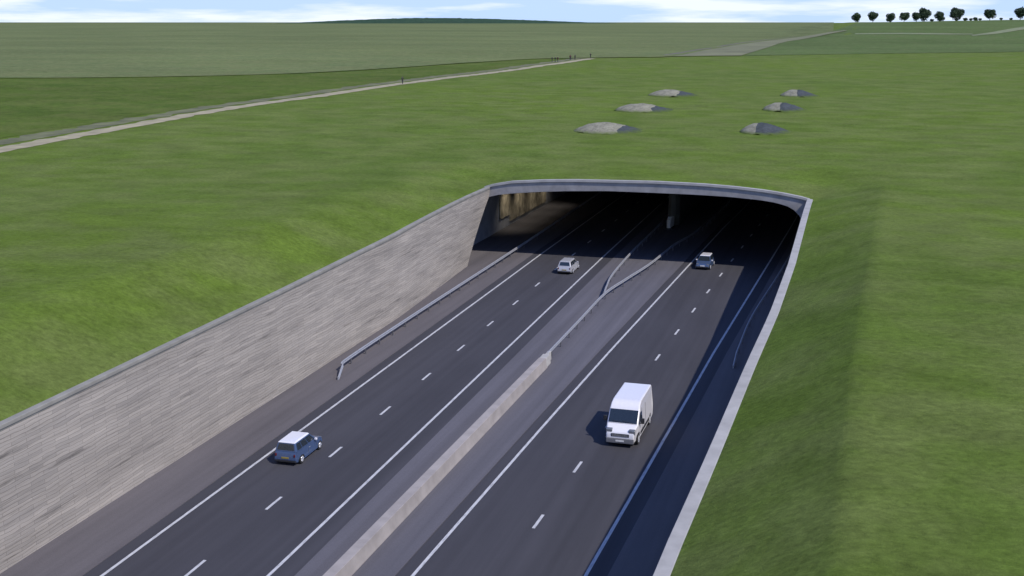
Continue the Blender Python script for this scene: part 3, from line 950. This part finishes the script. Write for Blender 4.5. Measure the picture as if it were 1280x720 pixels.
van((-14.3, 77.75, 0), R(179.6))

# ------------------------------------------------------------------ vent mounds on the grass
def mound(x, y, a, b, h, split, label, seed):
    z = ground(x, y)
    root = empty('vent_mound', (x, y, z))
    tag(root, label, 'mound', 'stone mounds over the tunnel')
    def piece(name, t0, t1, mat):
        vs, fs = [], []
        nu, nv = 28, 10
        # angle round the mound, measured so that -x is pale and +x is slate
        for j in range(nv+1):
            e = math.pi/2*j/nv
            for i in range(nu+1):
                u = t0 + (t1-t0)*i/nu
                if t0 > -1: u = u + 0.10*noise.noise(Vector((j*0.6, seed, 0)))*(1-i/nu)
                elif t1 < 1: u = u + 0.10*noise.noise(Vector((j*0.6, seed, 0)))*(i/nu)
                u = max(-1.0, min(1.0, u))
                px = a*u*(1 + 0.10*noise.noise(Vector((j*0.5, seed, 4)))); lim = b*math.sqrt(max(0.0, 1-u*u))*(1 + 0.22*noise.noise(Vector((u*2.5, seed, 8))))
                py = -lim + 2*lim*j/nv
                q = 1-(px/a)**2-(py/b)**2
                sk = 1.0 - 0.42*(px/a) - 0.25*max(0.0, px/a)
                pz = h*0.70*sk*max(0.0, q)**0.95 - 0.10
                nz = noise.noise(Vector((px*0.7+seed*9, py*0.7, 2)))*0.16 + noise.noise(Vector((px*2+seed*9, py*2, 5)))*0.07
                vs.append((px, py, pz + (nz if q > 0.02 else 0)))
        for j in range(nv):
            for i in range(nu):
                k = j*(nu+1)+i
                fs.append((k, k+1, k+nu+2, k+nu+1))
        # skirt down into the turf
        return mesh_obj(name, vs, fs, mat, root, smooth=True)
    piece('stone_cover', -1.0, split, M['rubble'])
    o = piece('dark_cover', split, 1.0, M['dark_half'])
    return root
SP = [(-40.4, 196, 6.2, 7.5, 1.9, 0.35, 'largest pale stone mound, nearest of the left row above the tunnel'),
      (-42.2, 240, 6.3, 7.5, 1.9, 0.30, 'pale stone mound in the middle of the left row above the tunnel'),
      (-43.2, 284, 6.3, 7.5, 1.9, 0.25, 'farthest pale stone mound of the left row above the tunnel'),
      (-15.1, 201, 4.4, 6.5, 2.1, -0.30, 'two-tone mound with dark right side, nearest of the right row'),
      (-15.0, 247, 4.6, 6.5, 2.1, -0.15, 'two-tone mound with dark right side, middle of the right row'),
      (-14.4, 291, 4.8, 6.5, 2.1, -0.10, 'two-tone mound with dark right side, farthest of the right row')]
for i, (x, y, a, b, h, sp, lb) in enumerate(SP): mound(x, y, a, b, h, sp, lb, i)

# ------------------------------------------------------------------ people on the track
def person_mesh(name, jacket, trousers, seed):
    """continuous walking figure grown with the skin modifier, 1.78 m"""
    J = {'pelvis': (0, 0, 0.95), 'spine': (0, 0.01, 1.15), 'chest': (0, 0.02, 1.36), 'neck': (0, 0.03, 1.50), 'head': (0, 0.05, 1.60), 'crown': (0, 0.05, 1.71),
         'sl': (-0.17, 0.02, 1.43), 'el': (-0.24, -0.06, 1.17), 'wl': (-0.23, 0.06, 0.94), 'hl': (-0.22, 0.10, 0.86),
         'sr': (0.17, 0.02, 1.43), 'er': (0.24, 0.06, 1.17), 'wr': (0.22, 0.20, 0.96), 'hr': (0.21, 0.26, 0.90),
         'tl': (-0.09, 0, 0.90), 'kl': (-0.10, 0.14, 0.50), 'al': (-0.10, 0.20, 0.09), 'fl': (-0.10, 0.34, 0.04),
         'tr': (0.09, 0, 0.90), 'kr': (0.10, -0.05, 0.50), 'ar': (0.10, -0.24, 0.12), 'fr': (0.10, -0.12, 0.04)}
    Rr = {'pelvis': .15, 'spine': .13, 'chest': .16, 'neck': .06, 'head': .095, 'crown': .08, 'sl': .075, 'el': .05, 'wl': .035, 'hl': .04, 'sr': .075, 'er': .05, 'wr': .035, 'hr': .04,
          'tl': .095, 'kl': .065, 'al': .045, 'fl': .045, 'tr': .095, 'kr': .065, 'ar': .045, 'fr': .045}
    E_ = [('pelvis', 'spine'), ('spine', 'chest'), ('chest', 'neck'), ('neck', 'head'), ('head', 'crown'), ('chest', 'sl'), ('sl', 'el'), ('el', 'wl'), ('wl', 'hl'),
          ('chest', 'sr'), ('sr', 'er'), ('er', 'wr'), ('wr', 'hr'), ('pelvis', 'tl'), ('tl', 'kl'), ('kl', 'al'), ('al', 'fl'), ('pelvis', 'tr'), ('tr', 'kr'), ('kr', 'ar'), ('ar', 'fr')]
    ks = list(J)
    me = bpy.data.meshes.new(name)
    me.from_pydata([J[k] for k in ks], [(ks.index(a), ks.index(b)) for a, b in E_], [])
    o = bpy.data.objects.new(name, me); COL.objects.link(o)
    o.modifiers.new('skin', 'SKIN')
    for i, k in enumerate(ks):
        me.skin_vertices[0].data[i].radius = (Rr[k], Rr[k])
        me.skin_vertices[0].data[i].use_root = (k == 'pelvis')
    s = o.modifiers.new('sub', 'SUBSURF'); s.levels = s.render_levels = 1
    dg = bpy.context.evaluated_depsgraph_get(); dg.update()
    m2 = bpy.data.meshes.new_from_object(o.evaluated_get(dg))
    bpy.data.objects.remove(o)
    mats = [simple('skin', (0.42, 0.27, 0.20), 0.6), simple('jacket', jacket, 0.85), simple('trousers', trousers, 0.85), simple('hair', (0.04, 0.03, 0.025), 0.8), simple('shoes', (0.03, 0.03, 0.03), 0.7)]
    m2.materials.clear()
    for m in mats: m2.materials.append(m)
    for p in m2.polygons:
        c = p.center; p.use_smooth = True
        if c.z > 1.66 or (c.z > 1.55 and c.y < 0.03): p.material_index = 3
        elif c.z > 1.49: p.material_index = 0
        elif abs(c.x) > 0.17 and c.z < 0.95: p.material_index = 0
        elif c.z > 0.88: p.material_index = 1
        elif c.z > 0.12: p.material_index = 2
        else: p.material_index = 4
    return m2
PM = [person_mesh('person', (0.05, 0.055, 0.04), (0.03, 0.03, 0.04), 1), person_mesh('person', (0.09, 0.03, 0.03), (0.04, 0.045, 0.06), 2)]
ppl = [(-113.9, 447.0, 0, 2.6, 'person in dark clothes walking on the track, leftmost of the far walkers'),
       (-112.4, 465.0, 1, 0.2, 'person in dark red top, left one of the pair on the far track'),
       (-111.0, 467.5, 0, 0.1, 'person in dark clothes, right one of the pair on the far track'),
       (-108.4, 484.0, 0, 3.0, 'person in dark clothes at the far end of the track, rightmost walker'),
       (-113.1, 447.8, 1, 2.7, 'person in dark red top walking beside the leftmost far walker'),
       (-114.9, 446.2, 0, 2.8, 'person in dark clothes walking just left of the leftmost far pair'),
       (-112.6, 466.6, 0, 0.3, 'person in dark clothes between the two others of the far group'),
       (-120.0, 303.7, 0, 0.1, 'person in dark clothes walking alone on the near part of the track')]
for (x, y, k, rz, lb) in ppl:
    o = bpy.data.objects.new('person', PM[k]); COL.objects.link(o)
    o.location = (x, y, ground(x, y)+0.15); o.rotation_euler = (0, 0, rz); o.scale = (1.25, 1.25, 1.2)
    tag(o, lb, 'person', 'walkers on the chalk track')

# ------------------------------------------------------------------ trees on the ridge
def tree_meshes(seed, h, r):
    rnd = random.Random(seed)
    tm = MB()
    tm.cyl((0, 0, -0.4), (0.1, 0, h*0.36), 0.28, 0.2, n=8)
    crown_c = []
    for k in range(9):
        a = rnd.uniform(0, 6.28); rr = r*rnd.uniform(0.1, 0.62); zz = h*rnd.uniform(0.30, 0.80)
        crown_c.append((Vector((rr*math.cos(a), rr*math.sin(a), zz)), r*rnd.uniform(0.36, 0.58)))
    crown_c.append((Vector((0, 0, h*0.6)), r*0.7))
    for c, rr in crown_c[:7]: tm.cyl((0.1, 0, h*0.30), tuple(c), 0.12, 0.04, n=5)
    lm = MB()
    for c, rr in crown_c:
        for k in range(int(420*rr/ r)+90):
            d = Vector((rnd.gauss(0, 1), rnd.gauss(0, 1), rnd.gauss(0, 1))).normalized()
            p = c + d*rr*rnd.uniform(0.55, 1.05)
            u = Vector((rnd.gauss(0, 1), rnd.gauss(0, 1), rnd.gauss(0, 1))).normalized()
            v = u.orthogonal().normalized(); s = rnd.uniform(0.35, 0.75)
            w = u.cross(v)
            lm.add([p+v*s, p+w*s*0.6, p-v*s, p-w*s*0.6], [(0, 1, 2, 3)])
    return tm, lm
TM = []
for sd in range(4):
    TM.append(tree_meshes(sd+3, 11.0, 5.4))
tree_list = []
first = {}
def place_tree(x, y, k, sc, label, group='trees along the ridge', cat='tree', name='tree', squash=1.0):
    z = ground(x, y) - 0.2
    if k not in first:
        root = empty(name, (0, 0, 0))
        TM[k][0].build('trunk', M['bark'], root); TM[k][1].build('crown', M['leaves'], root)
        first[k] = root
    else: root = copy_tree(first[k])
    root.name = name
    root.location = (x, y, z); root.scale = (sc*1.12, sc*1.12, sc*squash); root.rotation_euler = (0, 0, x*1.7)
    tag(root, label, cat, group)
    return root
# (pixel-free) azimuth in degrees right of +Y, distance, size
TR = [(-0.49, 1270, 0, 0.88, 'small round tree, leftmost of the ridge trees'),
      (0.21, 1270, 1, 0.98, 'round dark tree, second from the left on the ridge'),
      (0.98, 1262, 2, 0.80, 'low tree touching its right neighbour, third from the left on the ridge'),
      (1.55, 1262, 3, 0.92, 'dark tree just right of the low tree on the ridge'),
      (2.08, 1268, 1, 0.88, 'tree in front of the taller one in the middle of the ridge'),
      (2.35, 1300, 0, 1.25, 'taller tree rising behind another in the middle of the ridge'),
      (3.05, 1262, 2, 0.86, 'small tree between the overlapping pair and the large right tree on the ridge'),
      (3.72, 1270, 0, 1.18, 'large airy tree with low bushes at its right, on the ridge'),
      (5.13, 1270, 3, 1.05, 'lone tree second from the right on the ridge'),
      (6.36, 1270, 1, 1.12, 'tree cut by the right edge of the picture, on the ridge')]
for az, r, k, sc, lb in TR:
    place_tree(r*math.sin(R(az)), r*math.cos(R(az)), k, sc, lb)
for i, (az, sc) in enumerate([(4.12, 0.42), (4.34, 0.36), (4.54, 0.45), (4.74, 0.34), (2.72, 0.36), (5.6, 0.34), (6.0, 0.3)]):
    lb = ['lowest-left bush directly right of the large airy ridge tree', 'second bush to the right of the large airy ridge tree', 'third and tallest bush to the right of the large airy ridge tree', 'last of the bushes before the lone tree on the ridge'][i] if i < 4 else ['low bush left of the small tree on the ridge', 'low bush just right of the lone tree on the ridge', 'smallest low bush left of the rightmost ridge tree'][i-4]
    place_tree(1268*math.sin(R(az)), 1268*math.cos(R(az)), i % 4, sc, lb, 'low bushes along the ridge' , 'bush', 'bush', 0.7)
